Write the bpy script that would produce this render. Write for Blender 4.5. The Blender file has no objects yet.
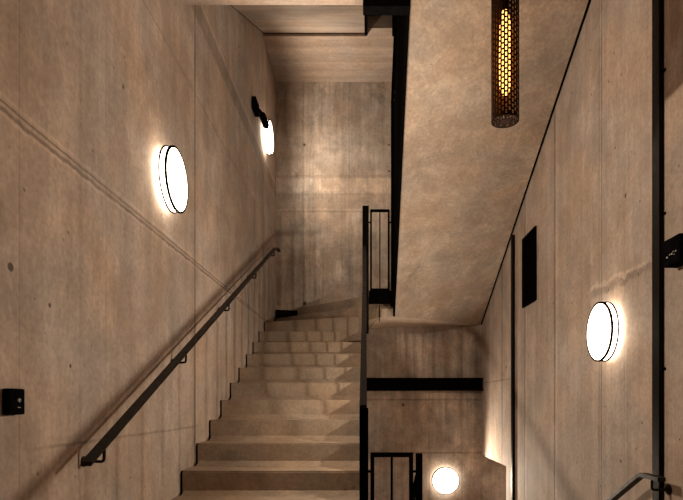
import bpy, bmesh, math, random
from mathutils import Vector, Matrix
random.seed(7)
S = bpy.context.scene
COL = S.collection
PI = math.pi
K = 1.36            # metres along the stairwell per drafting unit of the plan below

# ------------------------------------------------------------------ materials
def new_mat(name):
    m = bpy.data.materials.new(name); m.use_nodes = True
    nt = m.node_tree; nt.nodes.clear()
    out = nt.nodes.new('ShaderNodeOutputMaterial')
    return m, nt, out

class NB:
    def __init__(s, nt): s.nt = nt
    def n(s, t, **k):
        o = s.nt.nodes.new(t)
        for a, b in k.items(): setattr(o, a, b)
        return o
    def l(s, a, b): s.nt.links.new(a, b)
    def math(s, op, a, b=None, c=None, clamp=False):
        o = s.n('ShaderNodeMath', operation=op); o.use_clamp = clamp
        for i, v in enumerate((a, b, c)):
            if v is None: continue
            if isinstance(v, (int, float)): o.inputs[i].default_value = v
            else: s.l(v, o.inputs[i])
        return o.outputs[0]
    def rng(s, v, a, b, c, d, smooth=True):
        o = s.n('ShaderNodeMapRange'); o.interpolation_type = 'SMOOTHSTEP' if smooth else 'LINEAR'
        s.l(v, o.inputs[0])
        for i, x in enumerate((a, b, c, d)): o.inputs[i+1].default_value = x
        return o.outputs[0]
    def noise(s, vec, scale, detail=4, rough=0.55, dist=0.0):
        o = s.n('ShaderNodeTexNoise'); s.l(vec, o.inputs['Vector'])
        o.inputs['Scale'].default_value = scale; o.inputs['Detail'].default_value = detail
        o.inputs['Roughness'].default_value = rough; o.inputs['Distortion'].default_value = dist
        return o.outputs['Fac']
    def mapping(s, vec, sc, loc=(0, 0, 0)):
        o = s.n('ShaderNodeMapping'); s.l(vec, o.inputs['Vector'])
        o.inputs['Scale'].default_value = sc; o.inputs['Location'].default_value = loc
        return o.outputs[0]

def concrete(name, base=(0.40, 0.335, 0.265), streak=(3.2, 3.2, 0.28), streak_amt=0.32, blotch=0.35,
             lines=(), bands=(), spots=(), pores=0.5, swirl=0.0, boards=None, rough=0.78, seed=0.0, soft=0.0):
    """lines: (axis, value, half_width, amount, wobble)   amount>0 darkens, <0 lightens
       bands: (axis, lo, hi, amount)   spots: (x, y, z, r)"""
    m, nt, out = new_mat(name); b = NB(nt)
    bs = b.n('ShaderNodeBsdfPrincipled'); b.l(bs.outputs[0], out.inputs[0])
    tc = b.n('ShaderNodeTexCoord').outputs['Object']
    vec = b.mapping(tc, (1, 1, 1), (seed, seed * 1.7, seed * 0.6))
    sep = b.n('ShaderNodeSeparateXYZ'); b.l(tc, sep.inputs[0])
    ax = {'x': sep.outputs[0], 'y': sep.outputs[1], 'z': sep.outputs[2]}
    n_big = b.noise(vec, 0.9, 5, 0.6, 0.4)
    n_mid = b.noise(vec, 4.5, 6, 0.62, 0.3)
    n_fine = b.noise(vec, 38, 4, 0.7)
    n_str = b.noise(b.mapping(vec, streak), 1.6, 6, 0.62, 0.35)
    n_str2 = b.noise(b.mapping(vec, tuple(q * 5 for q in streak)), 1.9, 3, 0.6)
    v = b.rng(n_big, 0.3, 0.72, 1 - blotch * 0.5, 1 + blotch * 0.4)
    v = b.math('MULTIPLY', v, b.rng(n_mid, 0.25, 0.75, 1 - blotch * 0.5, 1 + blotch * 0.4))
    v = b.math('MULTIPLY', v, b.rng(n_str, 0.28, 0.72, 1 - streak_amt * 0.85, 1 + streak_amt * 0.5))
    v = b.math('MULTIPLY', v, b.rng(n_str2, 0.3, 0.7, 1 - streak_amt * 0.22, 1 + streak_amt * 0.15))
    v = b.math('MULTIPLY', v, b.rng(n_fine, 0.2, 0.8, 0.82, 1.16))
    # pale lime bloom and dark damp patches
    n_pat = b.noise(b.mapping(vec, (1, 1, 0.6), (5, 2, 8)), 2.1, 9, 0.72, 0.9)
    v = b.math('MULTIPLY', v, b.rng(n_pat, 0.52, 0.72, 1.0, 1.0 + blotch * 0.9))
    v = b.math('MULTIPLY', v, b.rng(n_pat, 0.28, 0.44, 1.0 - blotch * 0.8, 1.0))
    h = b.math('ADD', b.math('MULTIPLY', n_mid, 0.5), b.math('MULTIPLY', n_fine, 0.22))
    h = b.math('ADD', h, b.math('MULTIPLY', n_str2, 0.25))
    if swirl:
        w = b.noise(vec, 2.6, 7, 0.68, 2.6)
        ridge = b.math('ABSOLUTE', b.math('SUBTRACT', w, 0.5))
        v = b.math('MULTIPLY', v, b.rng(ridge, 0.0, 0.05, 1 - swirl * 0.35, 1.0))
        v = b.math('MULTIPLY', v, b.rng(w, 0.35, 0.65, 1 - swirl * 0.25, 1 + swirl * 0.2))
        h = b.math('ADD', h, b.math('MULTIPLY', w, 1.4))
    # air pores
    if pores:
        vo = b.n('ShaderNodeTexVoronoi'); b.l(vec, vo.inputs['Vector']); vo.inputs['Scale'].default_value = 9
        vo.inputs['Randomness'].default_value = 1
        gate = b.rng(b.noise(vec, 6.0, 2), 0.43, 0.6, 0, 1)
        pr = b.math('MULTIPLY', b.rng(vo.outputs['Distance'], 0.05, 0.10, 1, 0), gate)
        v = b.math('MULTIPLY', v, b.math('SUBTRACT', 1, b.math('MULTIPLY', pr, pores)))
        h = b.math('SUBTRACT', h, b.math('MULTIPLY', pr, 0.5))
    if boards:
        axis, pitch, amt = boards
        f = b.math('DIVIDE', ax[axis], pitch)
        cell = b.math('FLOOR', f)
        wn = b.n('ShaderNodeTexWhiteNoise', noise_dimensions='1D'); b.l(cell, wn.inputs['W'])
        v = b.math('MULTIPLY', v, b.rng(wn.outputs['Value'], 0, 1, 1 - amt, 1 + amt, False))
        fr = b.math('ABSOLUTE', b.math('SUBTRACT', b.math('FRACT', f), 0.5))
        edge = b.rng(fr, 0.485, 0.5, 0, 1)
        v = b.math('MULTIPLY', v, b.math('SUBTRACT', 1, b.math('MULTIPLY', edge, amt * 1.6)))
        h = b.math('SUBTRACT', h, b.math('MULTIPLY', edge, 0.5))
    wob = b.math('SUBTRACT', b.noise(vec, 7.0, 5, 0.7), 0.5)
    brk = b.rng(b.noise(vec, 3.0, 4, 0.7), 0.32, 0.6, 0.6, 1)
    ky = lambda a, q: q * K if a == 'y' else q
    for axis, lo, hi, amt in bands:
        c, hw = (lo + hi) / 2, (hi - lo) / 2
        d = b.math('ABSOLUTE', b.math('SUBTRACT', b.math('ADD', ax[axis], b.math('MULTIPLY', wob, 0.05)), c))
        k = b.rng(d, hw * 0.8, hw * 1.15, 1, 0)
        v = b.math('MULTIPLY', v, b.math('SUBTRACT', 1, b.math('MULTIPLY', k, amt)))
    for axis, val, hw, amt, wb, *win in lines:
        d = b.math('ABSOLUTE', b.math('SUBTRACT', b.math('ADD', ax[axis], b.math('MULTIPLY', wob, wb)), ky(axis, val)))
        k = b.math('MULTIPLY', b.rng(d, hw * 0.4, hw * 1.2, 1, 0), brk)
        if win:
            wa, w0, w1 = win; c, q = ky(wa, (w0 + w1) / 2), ky(wa, (w1 - w0) / 2)
            k = b.math('MULTIPLY', k, b.rng(b.math('ABSOLUTE', b.math('SUBTRACT', ax[wa], c)), q * 0.75, q, 1, 0))
        v = b.math('MULTIPLY', v, b.math('SUBTRACT', 1, b.math('MULTIPLY', k, amt)))
        h = b.math('SUBTRACT', h, b.math('MULTIPLY', k, 0.5 if amt > 0 else -0.2))
    for x, y, z, r in spots:
        vm = b.n('ShaderNodeVectorMath', operation='DISTANCE'); b.l(tc, vm.inputs[0]); vm.inputs[1].default_value = (x, y * K, z)
        k = b.rng(vm.outputs['Value'], r * 0.7, r * 1.2, 1, 0)
        v = b.math('MULTIPLY', v, b.math('SUBTRACT', 1, b.math('MULTIPLY', k, 0.75)))
        h = b.math('SUBTRACT', h, k)
    # hue drifts between greyer and browner cement
    mix = b.n('ShaderNodeMix', data_type='RGBA')
    b.l(b.rng(b.noise(vec, 1.7, 4), 0.3, 0.7, 0, 1), mix.inputs['Factor'])
    mix.inputs['A'].default_value = (base[0] * 1.03, base[1] * 0.965, base[2] * 0.90, 1)
    mix.inputs['B'].default_value = (base[0] * 0.97, base[1] * 1.02, base[2] * 1.08, 1)
    mul = b.n('ShaderNodeVectorMath', operation='SCALE')
    b.l(mix.outputs['Result'], mul.inputs[0]); b.l(v, mul.inputs['Scale'])
    b.l(mul.outputs[0], bs.inputs['Base Color'])
    bs.inputs['Roughness'].default_value = rough
    bs.inputs['Specular IOR Level'].default_value = 0.3
    bp = b.n('ShaderNodeBump'); bp.inputs['Strength'].default_value = 0.35; bp.inputs['Distance'].default_value = 0.012
    b.l(h, bp.inputs['Height']); b.l(bp.outputs[0], bs.inputs['Normal'])
    return m

def steel(name, col=(0.003, 0.0026, 0.0024), rough=0.8, metal=0.0, grain=0.25, spec=0.0):
    m, nt, out = new_mat(name); b = NB(nt)
    bs = b.n('ShaderNodeBsdfPrincipled'); b.l(bs.outputs[0], out.inputs[0])
    tc = b.n('ShaderNodeTexCoord').outputs['Object']
    f = b.noise(tc, 22, 4)
    v = b.rng(f, 0.3, 0.7, 1 - grain, 1 + grain)
    sc = b.n('ShaderNodeVectorMath', operation='SCALE'); sc.inputs[0].default_value = col; b.l(v, sc.inputs['Scale'])
    b.l(sc.outputs[0], bs.inputs['Base Color'])
    b.l(b.rng(f, 0.3, 0.7, rough - 0.06, rough + 0.08), bs.inputs['Roughness'])
    bs.inputs['Metallic'].default_value = metal
    bs.inputs['Specular IOR Level'].default_value = spec
    return m

def glow(name, col, strength):
    m, nt, out = new_mat(name); b = NB(nt)
    e = b.n('ShaderNodeEmission'); e.inputs[0].default_value = (*col, 1); e.inputs[1].default_value = strength
    b.l(e.outputs[0], out.inputs[0]); return m

LAMP_COL = (1.0, 0.82, 0.62)
LAMP_S = 7.0
BASE = (0.44, 0.356, 0.302)
M = {}
M['left'] = concrete('concrete_left', BASE, seed=1.3, streak_amt=0.18, blotch=0.30, boards=('y', 0.71, 0.03),
    lines=[('z', 2.677, 0.006, 0.5, 0.018), ('z', 2.648, 0.011, 0.45, 0.04), ('z', 2.70, 0.010, -0.18, 0.022), ('z', 2.63, 0.010, -0.2, 0.05), ('y', 3.18, 0.018, 0.6, 0.0), ('y', 3.21, 0.02, -0.12, 0.0),
           ('z', 4.01, 0.012, 0.22, 0.05), ('z', 1.36, 0.009, 0.28, 0.02, 'y', 1.55, 3.3), ('y', 5.28, 0.04, 0.3, 0.0), ('y', 1.9, 0.02, 0.12, 0.02),
           ('z', 4.80, 0.018, 0.2, 0.05), ('z', 4.84, 0.022, -0.22, 0.04)],
    bands=[('z', 4.64, 4.79, 0.26)],
    spots=[(-1.36, 1.53, 2.07, 0.018), (-1.36, 1.72, 1.97, 0.011), (-1.36, 2.24, 3.32, 0.012), (-1.36, 1.84, 1.72, 0.010), (-1.36, 5.0, 3.5, 0.02), (-1.36, 4.27, 5.35, 0.016)])
M['right'] = concrete('concrete_right', BASE, seed=4.1, streak=(5.0, 5.0, 0.22), streak_amt=0.17, blotch=0.26, pores=0.75, boards=('y', 0.737, 0.02),
    lines=[('y', 3.712, 0.022, 0.55, 0.0), ('y', 3.675, 0.025, -0.12, 0.0), ('y', 2.976, 0.013, 0.42, 0.0), ('y', 3.005, 0.010, 0.35, 0.0), ('y', 4.41, 0.026, 0.45, 0.0), ('y', 4.37, 0.025, -0.12, 0.0), ('y', 5.15, 0.028, 0.5, 0.0),
           ('z', 2.39, 0.030, 0.30, 0.16, 'y', 2.40, 3.15), ('z', 2.43, 0.022, -0.35, 0.14, 'y', 2.4, 3.2), ('z', 1.85, 0.010, 0.3, 0.02, 'y', 4.7, 6.5), ('y', 2.0, 0.012, 0.4, 0.0)],
    spots=[(1.752, 5.0, 2.0, 0.02), (1.752, 2.7, 2.95, 0.014), (1.752, 2.75, 1.15, 0.012)])
M['back'] = concrete('concrete_back', (BASE[0]*0.98, BASE[1]*0.99, BASE[2]*0.98), seed=7.7, streak=(4.2, 4.2, 0.3), streak_amt=0.34, blotch=0.5,
    lines=[('z', 4.44, 0.016, 0.28, 0.03), ('z', 4.97, 0.03, 0.16, 0.06), ('z', 4.70, 0.014, 0.2, 0.04), ('z', 0.80, 0.016, 0.35, 0.02), ('z', 1.60, 0.016, 0.35, 0.02),
           ('x', -0.95, 0.02, 0.22, 0.02), ('x', -0.25, 0.014, 0.14, 0.0), ('x', 0.95, 0.012, 0.15, 0.0), ('x', 1.45, 0.02, 0.2, 0.02)],
    bands=[('z', 4.74, 4.95, -0.14), ('z', 4.48, 4.70, 0.14), ('z', 4.97, 6.4, 0.12)],
    spots=[(-0.93, 6.04, 5.45, 0.022), (-0.93, 6.04, 3.05, 0.03), (0.56, 6.04, 1.52, 0.022), (0.35, 6.04, 5.45, 0.016), (0.35, 6.04, 5.05, 0.016)])
M['soffit'] = concrete('concrete_trowelled', (BASE[0]*1.0, BASE[1]*0.98, BASE[2]*0.93), seed=2.9, streak=(1.0, 1.0, 1.0), streak_amt=0.12, blotch=0.30, swirl=0.3, pores=0.2)
M['slab'] = concrete('concrete_boarded', BASE, seed=5.2, streak=(0.35, 4.0, 4.0), streak_amt=0.24, blotch=0.16, pores=0.3, boards=('y', 0.14, 0.05))
M['pale'] = concrete('concrete_pale', (BASE[0]*1.45, BASE[1]*1.43, BASE[2]*1.38), seed=6.1, streak=(1, 1, 1), streak_amt=0.1, blotch=0.2, pores=0.2)  # lightened version of the base concrete for the back strip
M['step'] = concrete('concrete_step', (BASE[0]*0.68, BASE[1]*0.64, BASE[2]*0.56), seed=9.4, streak=(1.0, 2.0, 2.0), streak_amt=0.10, blotch=0.30, pores=0.35)
M['floor'] = concrete('concrete_floor', BASE, seed=3.3, streak=(1, 1, 1), streak_amt=0.1, blotch=0.25)
M['steel'] = steel('black_steel')
M['brown_steel'] = steel('brown_black_steel', (0.008, 0.006, 0.005), 0.5, spec=0.06)
M['rail'] = steel('handrail_paint', (0.007, 0.005, 0.004), 0.42, spec=0.2)
M['gap'] = steel('gap_black', (0.006, 0.005, 0.004), 0.9)  # plain black, stands in for shade in gaps and joints
M['plastic'] = steel('black_plastic', (0.004, 0.004, 0.0045), 0.35)
M['lens'] = steel('grey_glass', (0.10, 0.10, 0.11), 0.12)
M['mark'] = steel('pale_print_glint', (0.45, 0.43, 0.40), 0.6)  # reader symbols, and the painted glints on the trunking box
M['white'] = steel('white_enamel', (0.72, 0.68, 0.62), 0.4, grain=0.03)
M['lamp'] = glow('lamp_diffuser', LAMP_COL, LAMP_S)
M['drum'] = glow('lamp_side', LAMP_COL, 8.0)
M['bulb'] = glow('amber_filament', (1.0, 0.46, 0.11), 3.0)
M['bronze'] = steel('dark_bronze', (0.020, 0.010, 0.006), 0.5, 0.3)
M['brass'] = steel('brass_inside', (0.15, 0.07, 0.02), 0.5, 0.2)

# ------------------------------------------------------------------ mesh helpers
def link(name, bm, mat, parent=None, smooth=False, kind=None, label=None, at=None):
    # plan depths are drafted in units of K metres; 'at' keeps a fitting's own size and moves it only
    for v in bm.verts:
        v.co.y = v.co.y * K if at is None else v.co.y + at * (K - 1)
    bmesh.ops.recalc_face_normals(bm, faces=bm.faces[:])
    me = bpy.data.meshes.new(name); bm.to_mesh(me); bm.free()
    if smooth:
        for p in me.polygons: p.use_smooth = True
        me.set_sharp_from_angle(angle=math.radians(40))
    me.materials.append(mat)
    o = bpy.data.objects.new(name, me); COL.objects.link(o)
    if parent is not None:
        o.parent = parent
        o.matrix_parent_inverse = Matrix.Translation(-parent.location)
    if kind: o['kind'] = kind
    if label: o['label'] = label
    return o

def box(bm, x0, x1, y0, y1, z0, z1, bev=0.0):
    vs = [bm.verts.new((x, y, z)) for x in (x0, x1) for y in (y0, y1) for z in (z0, z1)]
    fs = [(0, 1, 3, 2), (4, 6, 7, 5), (0, 4, 5, 1), (2, 3, 7, 6), (0, 2, 6, 4), (1, 5, 7, 3)]
    faces = [bm.faces.new([vs[i] for i in f]) for f in fs]
    if bev:
        es = list({e for f in faces for e in f.edges})
        bmesh.ops.bevel(bm, geom=es, offset=bev, segments=2, profile=0.6, affect='EDGES')
    return bm

def prism(bm, bottom, top):
    """closed solid between two loops of the same length"""
    a = [bm.verts.new(p) for p in bottom]; c = [bm.verts.new(p) for p in top]
    n = len(a)
    bm.faces.new(a[::-1]); bm.faces.new(c)
    for i in range(n):
        j = (i + 1) % n
        bm.faces.new((a[i], a[j], c[j], c[i]))
    return bm

def ext_x(bm, yz, x0, x1):
    return prism(bm, [(x0, y, z) for y, z in yz], [(x1, y, z) for y, z in yz])

def ext_z(bm, xy, z0, z1):
    return prism(bm, [(x, y, z0) for x, y in xy], [(x, y, z1) for x, y in xy])

def tube(bm, pts, r, n=14, caps=True):
    pts = [Vector(p) for p in pts]
    rings = []
    up = Vector((0, 0, 1))
    for i, p in enumerate(pts):
        d1 = (pts[i] - pts[i-1]).normalized() if i else (pts[1] - pts[0]).normalized()
        d2 = (pts[i+1] - pts[i]).normalized() if i < len(pts) - 1 else d1
        t = (d1 + d2).normalized()
        k = 1 / max(0.5, t.dot(d1))
        u = t.cross(Vector((1, 0.01, 0.02))).normalized()
        if u.length < 0.2 or abs(t.x) > 0.95: u = t.cross(Vector((0, 0.02, 1))).normalized()
        w = t.cross(u).normalized()
        rings.append([p + (u * math.cos(2*PI*q/n) + w * math.sin(2*PI*q/n)) * r for q in range(n)])
    # untwist
    for i in range(1, len(rings)):
        best = min(range(n), key=lambda s: sum((rings[i][(q+s) % n] - rings[i-1][q]).length for q in range(n)))
        rings[i] = rings[i][best:] + rings[i][:best]
    vr = [[bm.verts.new(v) for v in R] for R in rings]
    for i in range(len(vr) - 1):
        for q in range(n):
            bm.faces.new((vr[i][q], vr[i][(q+1) % n], vr[i+1][(q+1) % n], vr[i+1][q]))
    if caps:
        bm.faces.new(vr[0][::-1]); bm.faces.new(vr[-1])
    return bm

def flatbar(bm, yz, x0, x1, th):
    """flat bar lying level across its width, following a path in the y-z plane"""
    n = len(yz)
    lo = [[bm.verts.new((x, y, z - th / 2)) for y, z in yz] for x in (x0, x1)]
    hi = [[bm.verts.new((x, y, z + th / 2)) for y, z in yz] for x in (x0, x1)]
    for i in range(n - 1):
        bm.faces.new((lo[0][i], lo[0][i+1], lo[1][i+1], lo[1][i])); bm.faces.new((hi[0][i], hi[1][i], hi[1][i+1], hi[0][i+1]))
        bm.faces.new((lo[0][i], hi[0][i], hi[0][i+1], lo[0][i+1])); bm.faces.new((lo[1][i], lo[1][i+1], hi[1][i+1], hi[1][i]))
    for i in (0, n - 1): bm.faces.new((lo[0][i], lo[1][i], hi[1][i], hi[0][i]))
    return bm

def lathe(bm, prof, n=64, axis='x', origin=(0, 0, 0), sgn=1, close=True):
    """prof: list of (along, radius). A radius of 0 makes a pole."""
    ox, oy, oz = origin
    def P(a, r, t):
        c, s = r * math.cos(t), r * math.sin(t)
        if axis == 'x': return (ox + sgn * a, oy + c, oz + s)
        if axis == 'y': return (ox + c, oy + sgn * a, oz + s)
        return (ox + c, oy + s, oz + sgn * a)
    rings = []
    for a, r in prof:
        if r < 1e-6: rings.append([bm.verts.new(P(a, 0, 0))])
        else: rings.append([bm.verts.new(P(a, r, 2*PI*q/n)) for q in range(n)])
    for A, B in zip(rings[:-1], rings[1:]):
        for q in range(n):
            if len(A) == 1 and len(B) == 1: continue
            if len(A) == 1: bm.faces.new((A[0], B[q], B[(q+1) % n]))
            elif len(B) == 1: bm.faces.new((A[q], B[0], A[(q+1) % n]))
            else: bm.faces.new((A[q], B[q], B[(q+1) % n], A[(q+1) % n]))
    return bm

def B(): return bmesh.new()

def tag(o, label, cat, group=None):
    o['label'] = label; o['category'] = cat
    if group: o['group'] = group
    return o

def thing(name, loc, label, cat, group=None):
    o = bpy.data.objects.new(name, None); o.location = (loc[0], loc[1] * K, loc[2]); o.empty_display_size = 0.2
    COL.objects.link(o)
    return tag(o, label, cat, group)

def struct(name, bm, mat): return link(name, bm, mat, kind='structure')

# ------------------------------------------------------------------ dimensions (metres; floor z=0, camera above the origin)
XL, XR, YB, YR = -1.36, 1.752, 6.04, -2.6
ZT, ZB = 8.6, -1.65
RISE, GO = 0.175, 0.2647
def zn(n): return 1.053 + RISE * n
def yn(n): return 2.925 + GO * n

# ------------------------------------------------------------------ room shell
struct('wall_left', box(B(), XL - 0.2, XL, YR, YB, ZB, ZT), M['left'])
struct('wall_back', box(B(), XL - 0.2, 3.2, YB, YB + 0.2, ZB, ZT), M['back'])
struct('wall_rear', box(B(), XL - 0.2, XR + 0.2, YR - 0.2, YR, ZB, ZT), M['back'])
bm = B()
ext_x(bm, [(YR, ZB), (5.0, ZB), (5.0, 0.762), (YB, 0.762), (YB, ZT), (YR, ZT)], XR, XR + 0.22)
struct('wall_right', bm, M['right'])
# passage that opens below the right wall
bm = B(); box(bm, XR + 0.22, 3.2, 4.8, 5.0, ZB, 0.762)
struct('wall_passage', bm, M['right'])
struct('wall_end', box(B(), 3.2, 3.4, 4.8, YB + 0.2, ZB, 1.0), M['right'])
struct('ceiling_passage', box(B(), XR + 0.22, 3.2, 4.8, YB, 0.762, 1.0), M['slab'])
struct('ceiling', box(B(), XL - 0.2, XR + 0.2, YR - 0.2, YB + 0.2, ZT, ZT + 0.2), M['slab'])
bm = B(); box(bm, XL, -0.03, YR, 1.60, -0.2, 0.0); box(bm, -0.03, XR, YR, 2.62, -0.2, 0.0)
struct('floor', bm, M['floor'])
bm = B(); box(bm, XL, 3.2, 4.9, YB, ZB - 0.2, ZB + 0.05)
struct('floor_lower', bm, M['floor'])
# flight going down on the right, below the frame
bm = B()
pts = [(2.62, 0.0)]
for k in range(9):
    y = 2.62 + 0.255 * k
    pts += [(y, -0.175 * (k + 1)), (y + 0.255, -0.175 * (k + 1))]
pts += [(4.915, -1.8), (2.62, -0.3)]
pts = pts[1:]
ext_x(bm, [(2.62, -0.3)] + pts[:-1], 0.40, XR - 0.02)
struct('floor_descent', bm, M['step'])

# ------------------------------------------------------------------ staircase on the left with winders
st = thing('concrete_staircase', (-0.7, 1.6, 0), 'pale concrete staircase climbing along the wall with the long handrail to a winding turn', 'staircase')
xs0, xs1 = XL + 0.018, -0.032
for n in range(-5, 9):
    y0, y1 = yn(n), yn(n + 1)
    bm = B()
    box(bm, xs0, xs1, y0, y1 + 0.03, zn(n) - RISE - 0.03, zn(n))
    es = [e for e in bm.edges if abs(e.verts[0].co.y - y0) < 1e-5 and abs(e.verts[1].co.y - y0) < 1e-5 and abs(e.verts[0].co.z - zn(n)) < 1e-5 and abs(e.verts[1].co.z - zn(n)) < 1e-5]
    bmesh.ops.bevel(bm, geom=es, offset=0.010, segments=2, affect='EDGES')
    box(bm, XL + 0.001, xs0, y0 + 0.02, y1 + 0.022, zn(n) - RISE - 0.03, zn(n))
    link('step', bm, M['step'], st)
LN = {9: ((-0.032, 4.965), (xs0, 5.307)), 10: ((-0.032, 5.12), (xs0, 5.93)), 11: ((-0.032, 5.345), (-1.07, YB - 0.01)), 12: ((0.30, 5.30), (0.25, YB - 0.01))}
W9 = [LN[9][0], LN[10][0], LN[10][1], LN[9][1]]
W10 = [LN[10][0], LN[11][0], LN[11][1], (xs0, YB - 0.01), LN[10][1]]
W11 = [LN[11][0], (0.05, 5.345), (0.30, 5.345), LN[12][1], LN[11][1]]
for n, poly in ((9, W9), (10, W10), (11, W11)):
    bm = B(); ext_z(bm, poly, zn(n) - (0.30 if n < 11 else 0.17), zn(n))
    es = [e for e in bm.edges if all(abs(v.co.z - zn(n)) < 1e-5 for v in e.verts) and {tuple(round(c, 4) for c in v.co[:2]) for v in e.verts} == {tuple(round(c, 4) for c in q) for q in LN[n]}]
    bmesh.ops.bevel(bm, geom=es, offset=0.014, segments=2, affect='EDGES')
    link('winder_step', bm, M['step'], st)
bm = B()
ext_x(bm, [(1.62, -0.05), (1.95, -0.05), (5.30, zn(9) - 0.48), (YB - 0.02, zn(9) - 0.48), (YB - 0.02, zn(9) - 0.2), (5.30, zn(9) - 0.2), (5.0, zn(8) - 0.14), (1.62, zn(-5) - 0.15)], xs0 + 0.01, xs1 - 0.005)
link('waist_slab', bm, M['step'], st)
# underside corner of the winders, seen through the well
bm = B()
prism(bm, [(0.0, 5.30, 2.64), (0.20, 5.30, 2.70), (0.03, 6.03, 2.64), (-0.03, 6.03, 2.60)], [(0.0, 5.30, 2.80), (0.20, 5.30, 2.80), (0.03, 6.03, 2.80), (-0.03, 6.03, 2.80)])
link('winder_edge', bm, M['step'], st)
# shade in the gap between steps and wall, put in as a black strip
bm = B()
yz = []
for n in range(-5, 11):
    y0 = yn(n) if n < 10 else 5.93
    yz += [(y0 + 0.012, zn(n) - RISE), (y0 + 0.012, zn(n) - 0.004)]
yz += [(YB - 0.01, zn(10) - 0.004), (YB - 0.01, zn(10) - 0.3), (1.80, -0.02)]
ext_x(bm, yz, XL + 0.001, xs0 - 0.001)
link('joint_shade_strip', bm, M['gap'], st, label='black strip in place of the shade in the gap between steps and wall')
bm = B(); ext_z(bm, [(xs0, 5.95), (xs0, YB - 0.012), (-0.86, YB - 0.012)], zn(10) + 0.001, zn(10) + 0.135)  # solid black wedge set in the winder corner
link('corner_infill', bm, M['gap'], st, label='black wedge in the winder corner')

# ------------------------------------------------------------------ flight rising over the right side
SLE = lambda t: (0.345 + 0.04 * t, 3.10 + 2.20 * t, 4.674 - 1.984 * t)      # left edge of the soffit
SRE = lambda t: (XR - 0.026, 3.10 + 2.93 * t, 4.674 - 1.946 * t)
rf = thing('concrete_flight', (1.05, 4.5, 3.0), 'large sloping concrete soffit of the flight above the hanging lantern side', 'staircase')
bm = B()
NT, NS = 24, 16
def soff(t, s):
    a, c = Vector(SLE(t)), Vector(SRE(t)); return a.lerp(c, s)
def topz(y): return 4.674 + 0.22 - 0.662 * (y - 3.10)
lo = [[bm.verts.new(soff(i/NT, j/NS)) for j in range(NS+1)] for i in range(NT+1)]
hi = []
for i in range(NT+1):
    R = []
    for j in range(NS+1):
        p = soff(i/NT, j/NS); R.append(bm.verts.new((p.x, p.y, max(p.z + 0.18, topz(p.y)))))
    hi.append(R)
for i in range(NT):
    for j in range(NS):
        bm.faces.new((lo[i][j], lo[i][j+1], lo[i+1][j+1], lo[i+1][j]))
        bm.faces.new((hi[i][j], hi[i+1][j], hi[i+1][j+1], hi[i][j+1]))
    bm.faces.new((lo[i][0], lo[i+1][0], hi[i+1][0], hi[i][0])); bm.faces.new((lo[i][NS], hi[i][NS], hi[i+1][NS], lo[i+1][NS]))
for j in range(NS):
    bm.faces.new((lo[0][j], hi[0][j], hi[0][j+1], lo[0][j+1])); bm.faces.new((lo[NT][j], lo[NT][j+1], hi[NT][j+1], hi[NT][j]))
link('waist_slab', bm, M['soffit'], rf, smooth=True)
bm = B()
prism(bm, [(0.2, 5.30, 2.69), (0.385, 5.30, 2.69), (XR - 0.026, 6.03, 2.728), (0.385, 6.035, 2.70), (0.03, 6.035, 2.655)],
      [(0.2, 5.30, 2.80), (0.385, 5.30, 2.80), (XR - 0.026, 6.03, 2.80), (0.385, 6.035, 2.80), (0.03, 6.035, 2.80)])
link('winder_slab', bm, M['pale'], rf, label='paler concrete strip along the back wall')
RL = {12: ((0.30, 5.30), (0.25, 6.03)), 13: ((0.345, 5.30), (0.85, 6.03)), 14: ((0.365, 5.30), (1.45, 6.03)), 15: ((0.385, 5.22), (1.72, 5.78)), 16: ((0.385, 5.02), (1.72, 5.22))}
for n in range(17, 24): RL[n] = ((0.385, 4.72 - GO * (n - 17)), (1.72, 4.72 - GO * (n - 17)))
for n in range(12, 23):
    a, c = RL[n], RL[n+1]
    poly = [a[0], a[1]]
    if n == 14: poly += [(1.72, 6.03)]
    poly += [c[1], c[0]]
    if n == 14: poly += [(0.385, 5.30)]
    bm = B(); ext_z(bm, poly, zn(n) - (0.22 if n > 14 else 0.34), zn(n)); link('step', bm, M['step'], rf)
bm = B()  # joint shade along the right wall, modelled as a black strip
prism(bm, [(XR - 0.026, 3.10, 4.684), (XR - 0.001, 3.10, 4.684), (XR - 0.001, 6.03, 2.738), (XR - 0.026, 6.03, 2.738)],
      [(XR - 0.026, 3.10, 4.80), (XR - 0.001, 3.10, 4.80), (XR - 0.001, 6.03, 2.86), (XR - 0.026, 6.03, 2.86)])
link('joint_shade_strip', bm, M['gap'], rf, label='black strip in place of the shade in the joint between soffit and wall')

# ------------------------------------------------------------------ landing and flight above on the left
ul = thing('concrete_landing', (-0.6, 1.0, 4.5), 'concrete landing edge at the very top above the stairs', 'landing')
bm = B(); box(bm, XL + 0.001, -0.024, YR + 0.001, 2.965, 4.50, 5.05)
link('landing_slab', bm, M['slab'], ul)
bm = B(); box(bm, -0.023, XR - 0.001, YR + 0.001, 2.86, 4.86, 5.05); box(bm, 0.40, XR - 0.001, 2.86, 3.12, 4.86, 5.05)
link('landing_deck', bm, M['slab'], ul)
uf = thing('concrete_flight', (-0.65, 4.2, 5.2), 'boarded concrete underside of the upper flight against the left wall, top left', 'staircase')
def ufz(y): return 5.55 + 0.7075 * (y - 4.03)
bm = B()
ext_x(bm, [(2.97, ufz(2.97)), (5.265, ufz(5.265)), (5.265, ufz(5.265) + 0.24), (2.97, ufz(2.97) + 0.26)], XL + 0.014, -0.018)
link('waist_slab', bm, M['slab'], uf)
for k in range(9):
    y = 2.97 + 0.255 * k
    bm = B(); box(bm, XL + 0.014, -0.018, y, y + 0.255, ufz(y) + 0.2, ufz(y + 0.255) + 0.26); link('step', bm, M['step'], uf)
bm = B()  # dark joint lines around this flight: shade put in as black strips
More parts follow.
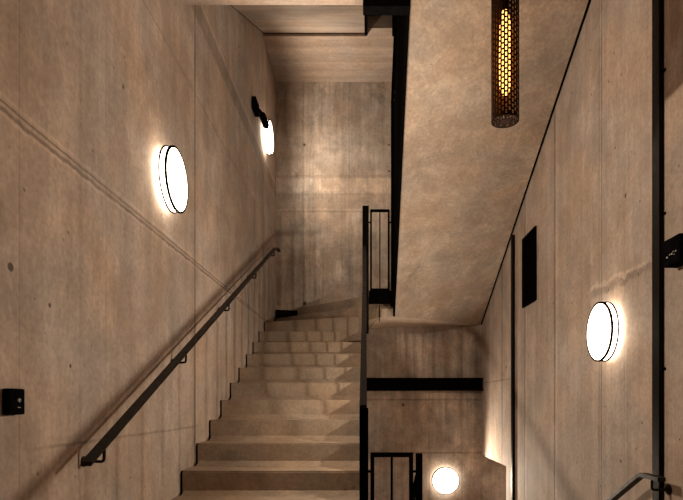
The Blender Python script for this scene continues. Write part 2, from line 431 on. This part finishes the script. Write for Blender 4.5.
ext_x(bm, [(2.98, ufz(2.98) + 0.002), (5.265, ufz(5.265) + 0.002), (5.265, ufz(5.265) + 0.2), (2.98, ufz(2.98) + 0.2)], XL + 0.001, XL + 0.0135)
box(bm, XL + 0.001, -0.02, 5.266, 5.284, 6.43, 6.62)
link('joint_shade_strip', bm, M['gap'], uf, label='black strips in place of the shade in the joints around the flight')
hl = thing('concrete_landing', (-0.4, 5.7, 6.4), 'level concrete landing underside high up at the back wall', 'landing')
bm = B()
ext_z(bm, [(XL + 0.001, 5.285), (0.018, 5.285), (0.018, 5.17), (XR - 0.001, 5.17), (XR - 0.001, YB - 0.001), (XL + 0.001, YB - 0.001)], 6.395, 6.66)
link('landing_slab', bm, M['slab'], hl)

# ------------------------------------------------------------------ balustrades
def vbar(bm, x, y, z0, z1, wx, wy): return box(bm, x - wx/2, x + wx/2, y - wy/2, y + wy/2, z0, z1)
# (a) beside the left flight, seen edge-on
bl = thing('stair_balustrade', (-0.012, 2.1, 0.4), 'black steel balustrade seen edge-on along the open side of the lower stairs', 'balustrade')
def nz(y): return 1.053 + RISE / GO * (y - 2.925)
bm = B(); ext_x(bm, [(1.70, nz(1.70) - 0.22), (5.17, nz(5.17) - 0.42), (5.17, nz(5.17) + 0.06), (1.70, nz(1.70) + 0.06)], -0.030, -0.004)
link('stringer', bm, M['brown_steel'], bl)
bm = B(); ext_x(bm, [(2.08, nz(2.08) + 1.0), (5.17, nz(5.17) + 1.0), (5.17, nz(5.17) + 1.045), (2.08, nz(2.08) + 1.045)], -0.034, 0.004)
link('top_rail', bm, M['brown_steel'], bl)
bm = B(); box(bm, -0.034, 0.012, 2.06, 2.10, nz(2.06) - 0.1, 1.525, 0.003); link('post', bm, M['steel'], bl, at=2.08)
bm = B(); box(bm, -0.046, 0.036, 5.17, 5.215, 2.45, 4.105, 0.003); link('post', bm, M['brown_steel'], bl, at=5.19)
for k in range(22):
    y = 2.22 + 0.134 * k
    bm = B(); vbar(bm, -0.015, y, nz(y) + 0.05, nz(y) + 1.005, 0.012, 0.012); link('baluster', bm, M['steel'], bl, at=y)
# (b) panel across the well at the turn
bp = thing('balustrade_panel', (0.18, 5.19, 2.84), 'small black barred panel on a beam closing the well at the stair turn', 'balustrade')
bm = B()
box(bm, 0.053, 0.077, 5.18, 5.20, 3.01, 4.06); box(bm, 0.283, 0.307, 5.18, 5.20, 3.01, 4.06)
box(bm, 0.077, 0.283, 5.18, 5.20, 4.03, 4.06); box(bm, 0.077, 0.283, 5.18, 5.20, 3.01, 3.035)
link('frame', bm, M['steel'], bp)
bm = B(); vbar(bm, 0.18, 5.19, 3.035, 4.03, 0.014, 0.014); link('baluster', bm, M['steel'], bp)
bm = B(); box(bm, 0.038, 0.324, 5.165, 5.245, 2.845, 3.005, 0.003); link('edge_beam', bm, M['steel'], bp)
bm = B(); tube(bm, [(0.176, 5.285, 2.845), (0.176, 5.285, 2.62)], 0.006, 8); link('cable', bm, M['steel'], bp)
for xa, xb in ((0.037, 0.053), (0.307, 0.3245)):
    bm = B(); box(bm, xa, xb, 5.182, 5.198, 3.885, 3.90); link('clip', bm, M['steel'], bp)
# (c) up the right flight
br = thing('stair_balustrade', (0.35, 5.2, 2.8), 'tall black balustrade band rising along the edge of the sloping soffit', 'balustrade')
def rz(y): return 5.45 + 0.75 * (5.2 - y)
def sz(y): t = (y - 3.10) / 2.2; return SLE(t)[2]
def sx(y): t = (y - 3.10) / 2.2; return SLE(t)[0]
bm = B()
ys = [3.02, 3.6, 4.2, 4.8, 5.285]
for ya, yb in zip(ys[:-1], ys[1:]):
    prism(bm, [(sx(ya) - 0.028, ya, sz(ya) - 0.012), (sx(ya) - 0.001, ya, sz(ya) - 0.012), (sx(yb) - 0.001, yb, sz(yb) - 0.012), (sx(yb) - 0.028, yb, sz(yb) - 0.012)],
          [(sx(ya) - 0.028, ya, sz(ya) + 0.62), (sx(ya) - 0.001, ya, sz(ya) + 0.62), (sx(yb) - 0.001, yb, sz(yb) + 0.82), (sx(yb) - 0.028, yb, sz(yb) + 0.82)])
link('stringer', bm, M['steel'], br)
bm = B(); ext_x(bm, [(3.02, rz(3.02) - 0.05), (5.2, rz(5.2) - 0.05), (5.2, rz(5.2)), (3.02, rz(3.02))], 0.322, 0.362); link('top_rail', bm, M['steel'], br)
bm = B(); box(bm, 0.325, 0.368, 5.16, 5.24, 2.80, 5.455, 0.003); link('post', bm, M['steel'], br, at=5.20)
for k in range(22):
    y = 5.10 - 0.095 * k
    bm = B(); vbar(bm, sx(y) - 0.013, y, sz(y) + 0.55, rz(y) - 0.04, 0.012, 0.09); link('baluster', bm, M['steel'], br, at=y)
# (d) gate-like panel at the near end of the well
bg = thing('balustrade_panel', (0.19, 2.9, 0.1), 'black framed panel with one middle bar low beside the round lamp', 'balustrade')
bm = B()
box(bm, 0.032, 0.060, 2.89, 2.915, 0.10, 1.19); box(bm, 0.313, 0.341, 2.89, 2.915, 0.10, 1.19)
box(bm, 0.060, 0.313, 2.89, 2.915, 1.158, 1.19); box(bm, 0.060, 0.313, 2.89, 2.915, 0.10, 0.13)
link('frame', bm, M['steel'], bg)
bm = B(); vbar(bm, 0.187, 2.9025, 0.13, 1.158, 0.016, 0.016); link('baluster', bm, M['steel'], bg)
for xa, xb in ((0.004, 0.032), (0.341, 0.361)):
    bm = B(); box(bm, xa, xb, 2.895, 2.91, 1.045, 1.062); link('clip', bm, M['steel'], bg)
# (e) descending balustrade, only its post and the start of the rail are in view
bd = thing('stair_balustrade', (0.385, 2.9, 0), 'black post heading the descending balustrade, next to the low round lamp', 'balustrade')
bm = B(); box(bm, 0.362, 0.408, 2.88, 2.925, -0.4, 1.185, 0.003); link('post', bm, M['steel'], bd, at=2.90)
bm = B(); ext_x(bm, [(2.925, 1.0), (4.9, -0.30), (4.9, -0.26), (2.925, 1.045)], 0.366, 0.404); link('top_rail', bm, M['steel'], bd)
bm = B(); ext_x(bm, [(2.925, -0.55), (4.9, -1.8), (4.9, -1.5), (2.925, -0.22)], 0.368, 0.394); link('stringer', bm, M['steel'], bd)
for k in range(14):
    y = 3.03 + 0.134 * k
    bm = B(); vbar(bm, 0.384, y, -0.30 - 0.647 * (y - 2.925), 1.01 - 0.658 * (y - 2.925), 0.012, 0.035); link('baluster', bm, M['steel'], bd, at=y)
# (f) black steel at the upper storey
ue = thing('well_edge_beam', (0.15, 2.93, 4.41), 'black steel box beam across the well at the very top of the picture', 'beam')
bm = B(); box(bm, -0.022, 0.322, 2.885, 2.955, 4.412, 5.05, 0.003); link('beam', bm, M['plastic'], ue)
bm = B(); ext_x(bm, [(2.972, ufz(2.972) - 0.01), (5.282, ufz(5.282) - 0.03), (5.282, ufz(5.282) + 0.4), (2.972, ufz(2.972) + 0.4)], -0.018, 0.016)
so = link('upper_stringer', bm, M['steel']); tag(so, 'narrow black steel stringer edging the boarded underside at the top', 'beam')
uu = thing('balustrade_panel', (0.18, 5.2, 6.58), 'dark beam and hanger in front of the highest landing edge, top centre', 'balustrade')
bm = B(); box(bm, 0.020, 0.335, 5.13, 5.165, 6.575, 6.76, 0.003); link('edge_beam', bm, M['steel'], uu)
bm = B(); box(bm, 0.337, 0.372, 5.12, 5.165, 6.28, 7.6, 0.003); link('post', bm, M['steel'], uu)
bm = B(); box(bm, 0.020, 0.335, 5.14, 5.16, 7.55, 7.6); link('top_rail', bm, M['steel'], uu)

# black channel on the back wall under the landing
bm = B(); box(bm, -0.02, XR - 0.002, 5.99, YB - 0.001, 1.735, 1.925)
box(bm, -0.02, XR - 0.002, 5.955, 5.99, 1.905, 1.925); box(bm, -0.02, XR - 0.002, 5.955, 5.99, 1.735, 1.755)
tag(link('steel_channel', bm, M['steel']), 'long black steel channel running level across the back wall under the landing', 'beam')

# ------------------------------------------------------------------ handrails
hr = thing('handrail', (XL, 1.84, 1.2), 'long dark handrail climbing the left wall', 'handrail')
def hz(y): return 1.272 + 0.6456 * (y - 1.794)
XH = XL + 0.10
bm = B(); flatbar(bm, [(1.80, hz(1.80)), (5.54, hz(5.54)), (5.63, hz(5.60)), (5.71, hz(5.63)), (5.80, hz(5.635))], XH - 0.024, XH + 0.024, 0.020)
link('rail', bm, M['rail'], hr)
for y in (1.925, 2.80, 3.68, 4.58, 5.49):
    z = hz(y)
    bm = B(); tube(bm, [(XL + 0.005, y, z - 0.088), (XH - 0.012, y, z - 0.088), (XH - 0.003, y, z - 0.084), (XH, y, z - 0.072), (XH, y, z - 0.006)], 0.0075, 10)
    bk = link('bracket', bm, M['rail'], hr, smooth=True, at=y)
    bm = B(); lathe(bm, [(0.0005, 0), (0.0005, 0.026), (0.006, 0.026), (0.006, 0)], 24, 'x', (XL, y, z - 0.088))
    link('wall_rose', bm, M['rail'], bk, at=y)
h2 = thing('handrail', (XR, 2.3, 1.0), 'short start of a black handrail going down, bottom right by the dark trunking', 'handrail')
X2 = XR - 0.10
bm = B(); flatbar(bm, [(2.235, 1.122), (2.385, 1.122), (2.41, 1.11), (4.6, 1.11 - 0.76 * 2.19)], X2 - 0.023, X2 + 0.023, 0.024)
link('rail', bm, M['rail'], h2)
for y, z in ((2.312, 1.122), (3.6, 0.206), (4.4, -0.40)):
    bm = B(); tube(bm, [(XR - 0.005, y, z - 0.073), (X2 + 0.012, y, z - 0.073), (X2 + 0.003, y, z - 0.07), (X2, y, z - 0.06), (X2, y, z - 0.006)], 0.008, 10)
    bk = link('bracket', bm, M['rail'], h2, smooth=True, at=y)
    bm = B(); lathe(bm, [(0.0005, 0), (0.0005, 0.030), (0.006, 0.030), (0.006, 0)], 24, 'x', (XR, y, z - 0.073), -1)
    link('wall_rose', bm, M['rail'], bk, at=y)

# ------------------------------------------------------------------ round wall lamps
def wall_lamp(axis, origin, sgn, label, r=0.213, power=135):
    t = thing('wall_lamp', origin, label, 'lamp', 'round wall lamps')
    o = origin
    def put(name, prof, mat):
        bm = B(); lathe(bm, prof, 64, axis, o, sgn); link(name, bm, mat, t, smooth=True, at=o[1])
    put('base', [(0.001, 0), (0.001, r*0.55), (0.034, r*0.55), (0.034, 0)], M['white'])
    put('drum', [(0.035, 0), (0.035, r*0.945), (0.080, r*0.955), (0.080, 0)], M['drum'])
    put('rear_ring', [(0.042, r*0.958), (0.042, r*1.0), (0.050, r*1.0), (0.050, r*0.958), (0.042, r*0.958)], M['steel'])
    put('front_ring', [(0.0815, r*0.93), (0.0815, r), (0.095, r), (0.095, r*0.94), (0.0815, r*0.93)], M['steel'])
    put('diffuser', [(0.081, 0), (0.081, r*0.925), (0.093, r*0.935), (0.096, r*0.89), (0.098, r*0.6), (0.099, 0)], M['lamp'])
    d = Vector((sgn, 0, 0)) if axis == 'x' else Vector((0, sgn, 0))
    side = Vector((0, 1, 0)) if axis == 'x' else Vector((1, 0, 0))
    ld = bpy.data.lights.new('lamp_light', 'SPOT'); ld.energy = power / 5; ld.color = LAMP_COL
    ld.spot_size = math.radians(180); ld.spot_blend = 0.6; ld.shadow_soft_size = 0.03
    for u, v in ((0, 0), (1, 0), (-1, 0), (0, 1), (0, -1)):      # spread over the diffuser disc
        lo = bpy.data.objects.new('lamp_light', ld); COL.objects.link(lo); lo.parent = t
        lo.location = d * 0.128 + side * (u * 0.045) + Vector((0, 0, v * 0.03))
        lo.rotation_euler = d.to_track_quat('-Z', 'Y').to_euler()
    return t
wall_lamp('x', (XL, 2.69, 3.049), 1, 'glowing round lamp on the left wall, larger and nearer, above the handrail')
wall_lamp('x', (XL, 5.33, 5.09), 1, 'glowing round lamp high on the left wall just beyond the black camera', power=85)
wall_lamp('x', (XR, 2.855, 2.058), -1, 'glowing round lamp on the right wall between vent and dark trunking')
wall_lamp('y', (1.19, YB, 0.388), -1, 'glowing round lamp face-on low on the back wall', 0.206, 160)
wall_lamp('y', (0.9, YB, 7.4), -1, 'added round lamp on the back wall of the storey above, unseen, for extra light')  # extra lamp added out of view to light the stairwell

# black camera beside the upper lamp
cm = thing('security_camera', (XL, 4.9, 5.12), 'small black camera on the left wall just before the far round lamp', 'camera')
bm = B(); box(bm, XL + 0.001, XL + 0.055, 4.74, 4.90, 5.05, 5.19, 0.010); link('mount_plate', bm, M['plastic'], cm)
bm = B(); tube(bm, [(XL + 0.05, 4.84, 5.11), (XL + 0.075, 4.88, 5.10), (XL + 0.085, 4.93, 5.09)], 0.02, 12); link('arm', bm, M['plastic'], cm, smooth=True)
bm = B(); tube(bm, [(XL + 0.085, 4.92, 5.09), (XL + 0.085, 5.10, 5.09)], 0.042, 20); link('housing', bm, M['plastic'], cm, smooth=True)
bm = B(); tube(bm, [(XL + 0.085, 5.101, 5.09), (XL + 0.085, 5.106, 5.09)], 0.034, 20); link('lens', bm, M['lens'], cm, smooth=True)

# card reader
cr = thing('card_reader', (XL, 1.525, 1.55), 'small black card reader with pale symbols on the left wall', 'card reader')
bm = B(); box(bm, XL + 0.001, XL + 0.031, 1.492, 1.560, 1.505, 1.605, 0.006); link('housing', bm, M['plastic'], cr)
bm = B()
for (y0, y1, z0, z1) in ((1.526, 1.541, 1.562, 1.5645), (1.526, 1.541, 1.557, 1.5595), (1.532, 1.536, 1.553, 1.569), (1.526, 1.538, 1.532, 1.534)):
    box(bm, XL + 0.0312, XL + 0.0318, y0, y1, z0, z1)
link('symbols', bm, M['mark'], cr, label='pale symbols')

# ------------------------------------------------------------------ right wall fittings
vg = thing('vent_grille', (XR, 4.32, 2.6), 'tall black louvred vent high on the right wall', 'vent')
bm = B()
for a in ((4.10, 4.44, 2.605, 2.63), (4.10, 4.44, 3.34, 3.365), (4.10, 4.125, 2.63, 3.34), (4.415, 4.44, 2.63, 3.34)):
    box(bm, XR - 0.022, XR - 0.001, *a)
link('frame', bm, M['steel'], vg)
bm = B(); box(bm, XR - 0.004, XR - 0.001, 4.125, 4.415, 2.63, 3.34); link('backing', bm, M['gap'], vg)
for k in range(6):
    y = 4.15 + 0.047 * k
    bm = B(); box(bm, XR - 0.019, XR - 0.004, y, y + 0.012, 2.63, 3.34); link('slat', bm, M['steel'], vg)
tr = thing('cable_trunking', (XR, 2.40, 0), 'wide dark vertical trunking on the right wall, floor to top of view', 'trunking')
bm = B(); box(bm, XR - 0.030, XR - 0.001, 2.35, 2.41, 0.0, 4.855, 0.003); link('channel', bm, M['brown_steel'], tr)
for z in (0.9, 1.75, 2.66, 3.5, 4.4):
    for y in (2.344, 2.416):
        bm = B(); lathe(bm, [(0.0005, 0), (0.0005, 0.010), (0.006, 0.009), (0.008, 0.004), (0.008, 0)], 12, 'x', (XR, y - 0.004 if y < 2.4 else y + 0.004, z), -1)
        link('screw', bm, M['steel'], tr, at=y)
cb = thing('trunking_box', (XR, 2.24, 2.36), 'black box jutting out beside the wide dark trunking at the right edge', 'box')
bm = B(); box(bm, XR - 0.080, XR - 0.001, 2.133, 2.255, 2.31, 2.457, 0.003); link('housing', bm, M['plastic'], cb)
bm = B()  # glints at the holes, painted as raised pale specks
for (y, z, s) in ((2.160, 2.372, .004), (2.177, 2.375, .003), (2.188, 2.366, .005), (2.202, 2.366, .003), (2.222, 2.358, .005), (2.172, 2.358, .0025)):
    box(bm, XR - 0.0808, XR - 0.0798, y - s, y + s, z - s*0.8, z + s*0.8)
link('hole_glints', bm, M['mark'], cb, label='pale glints at the cable holes')
pp = thing('conduit', (XR, 4.77, 0), 'slim dark vertical conduit on the right wall, ending at the soffit', 'conduit')
bm = B(); box(bm, XR - 0.034, XR - 0.001, 4.70, 4.75, ZB + 0.05, 3.53, 0.006); link('channel', bm, M['brown_steel'], pp)

# ------------------------------------------------------------------ perforated lantern
PX, PY, PZ0, PZ1, PRAD = 0.835, 2.40, 3.241, 4.16, 0.0815
pl = thing('pendant_lantern', (PX, PY, PZ0), 'perforated dark bronze cylinder lantern hanging with an amber glow', 'pendant lamp')
bm = B()
NC, PITCH, SLOT = 26, 0.0335, 0.0225
rows = int((PZ1 - PZ0 - 0.02) / PITCH)
dA = 2 * PI / NC
def cp(a, z, r=PRAD): return (PX + r * math.cos(a), PY + r * math.sin(a), z)
def quad(a0, a1, z0, z1):
    o = [bm.verts.new(cp(a0, z0)), bm.verts.new(cp(a1, z0)), bm.verts.new(cp(a1, z1)), bm.verts.new(cp(a0, z1))]
    i = [bm.verts.new(cp(a0, z0, PRAD - .002)), bm.verts.new(cp(a1, z0, PRAD - .002)), bm.verts.new(cp(a1, z1, PRAD - .002)), bm.verts.new(cp(a0, z1, PRAD - .002))]
    bm.faces.new(o); bm.faces.new(i[::-1]).material_index = 1
    for k in range(4):
        j = (k + 1) % 4; bm.faces.new((o[k], i[k], i[j], o[j]))
for c in range(NC):
    a = c * dA
    quad(a, a + dA * 0.50, PZ0, PZ1)
    a0, a1 = a + dA * 0.50, a + dA
    off = 0.5 * PITCH if c % 2 else 0.0
    z = PZ0
    zz = PZ0 + 0.008 + off
    while zz < PZ1 - 0.02:
        quad(a0, a1, z, zz); z = min(zz + SLOT, PZ1 - 0.02); zz += PITCH
    quad(a0, a1, z, PZ1)
sh = link('shade', bm, M['bronze'], pl, at=PY); sh.data.materials.append(M['brass'])
bm = B()
def wedge(a0, a1, r0, r1):
    prism(bm, [cp(a0, PZ0 - .002, r0), cp(a0, PZ0 - .002, r1), cp(a1, PZ0 - .002, r1), cp(a1, PZ0 - .002, r0)], [cp(a0, PZ0, r0), cp(a0, PZ0, r1), cp(a1, PZ0, r1), cp(a1, PZ0, r0)])
for c in range(NC):
    a = c * dA
    wedge(a, a + dA * 0.55, 0.03, PRAD); wedge(a, a + dA, PRAD - 0.008, PRAD); wedge(a, a + dA, 0.024, 0.034); wedge(a, a + dA, 0.001, 0.024)
link('base_plate', bm, M['bronze'], pl, at=PY)
bm = B(); lathe(bm, [(PZ1, 0), (PZ1, PRAD + .001), (PZ1 + 0.012, PRAD + .001), (PZ1 + 0.03, 0.02), (PZ1 + 0.05, 0.02), (PZ1 + 0.05, 0)], 32, 'z', (PX, PY, 0)); link('cap', bm, M['bronze'], pl, smooth=True, at=PY)
bm = B(); lathe(bm, [(3.40, 0), (3.405, 0.02), (3.45, 0.034), (3.62, 0.036), (3.82, 0.032), (3.90, 0.018), (3.905, 0)], 24, 'z', (PX, PY, 0)); link('bulb', bm, M['bulb'], pl, smooth=True, at=PY)
bm = B(); lathe(bm, [(3.906, 0), (3.906, 0.016), (3.99, 0.016), (4.119, 0.008), (4.119, 0)], 16, 'z', (PX, PY, 0)); link('lamp_holder', bm, M['steel'], pl, smooth=True, at=PY)
bm = B(); tube(bm, [(PX, PY, PZ1 + 0.05), (PX, PY, 4.84)], 0.004, 8); link('cord', bm, M['steel'], pl, at=PY)
bm = B(); lathe(bm, [(4.82, 0), (4.82, 0.05), (4.859, 0.055), (4.859, 0)], 24, 'z', (PX, PY, 0)); link('ceiling_rose', bm, M['bronze'], pl, smooth=True, at=PY)

# ------------------------------------------------------------------ world, camera, view
w = bpy.data.worlds.new('World'); S.world = w; w.use_nodes = True
w.node_tree.nodes['Background'].inputs[0].default_value = (1.0, 0.8, 0.6, 1)
w.node_tree.nodes['Background'].inputs[1].default_value = 0.0

cd = bpy.data.cameras.new('Camera'); cam = bpy.data.objects.new('Camera', cd); COL.objects.link(cam)
cam.location = (0, 0, 1.55); cam.rotation_euler = (PI / 2, 0, 0)
cd.sensor_fit = 'HORIZONTAL'; cd.sensor_width = 36; cd.lens = 36 * 400 * K / 683
cd.shift_x = -(366 - 341.5) / 683; cd.shift_y = (403 - 250) / 683
cd.clip_start = 0.02; cd.clip_end = 60
S.camera = cam
S.view_settings.view_transform = 'Standard'; S.view_settings.look = 'None'
S.view_settings.gamma = 1; S.view_settings.use_curve_mapping = False
S.view_settings.exposure = 0.38
S.cycles.use_denoising = True
S.cycles.max_bounces = 10; S.cycles.diffuse_bounces = 8
S.cycles.sample_clamp_indirect = 4
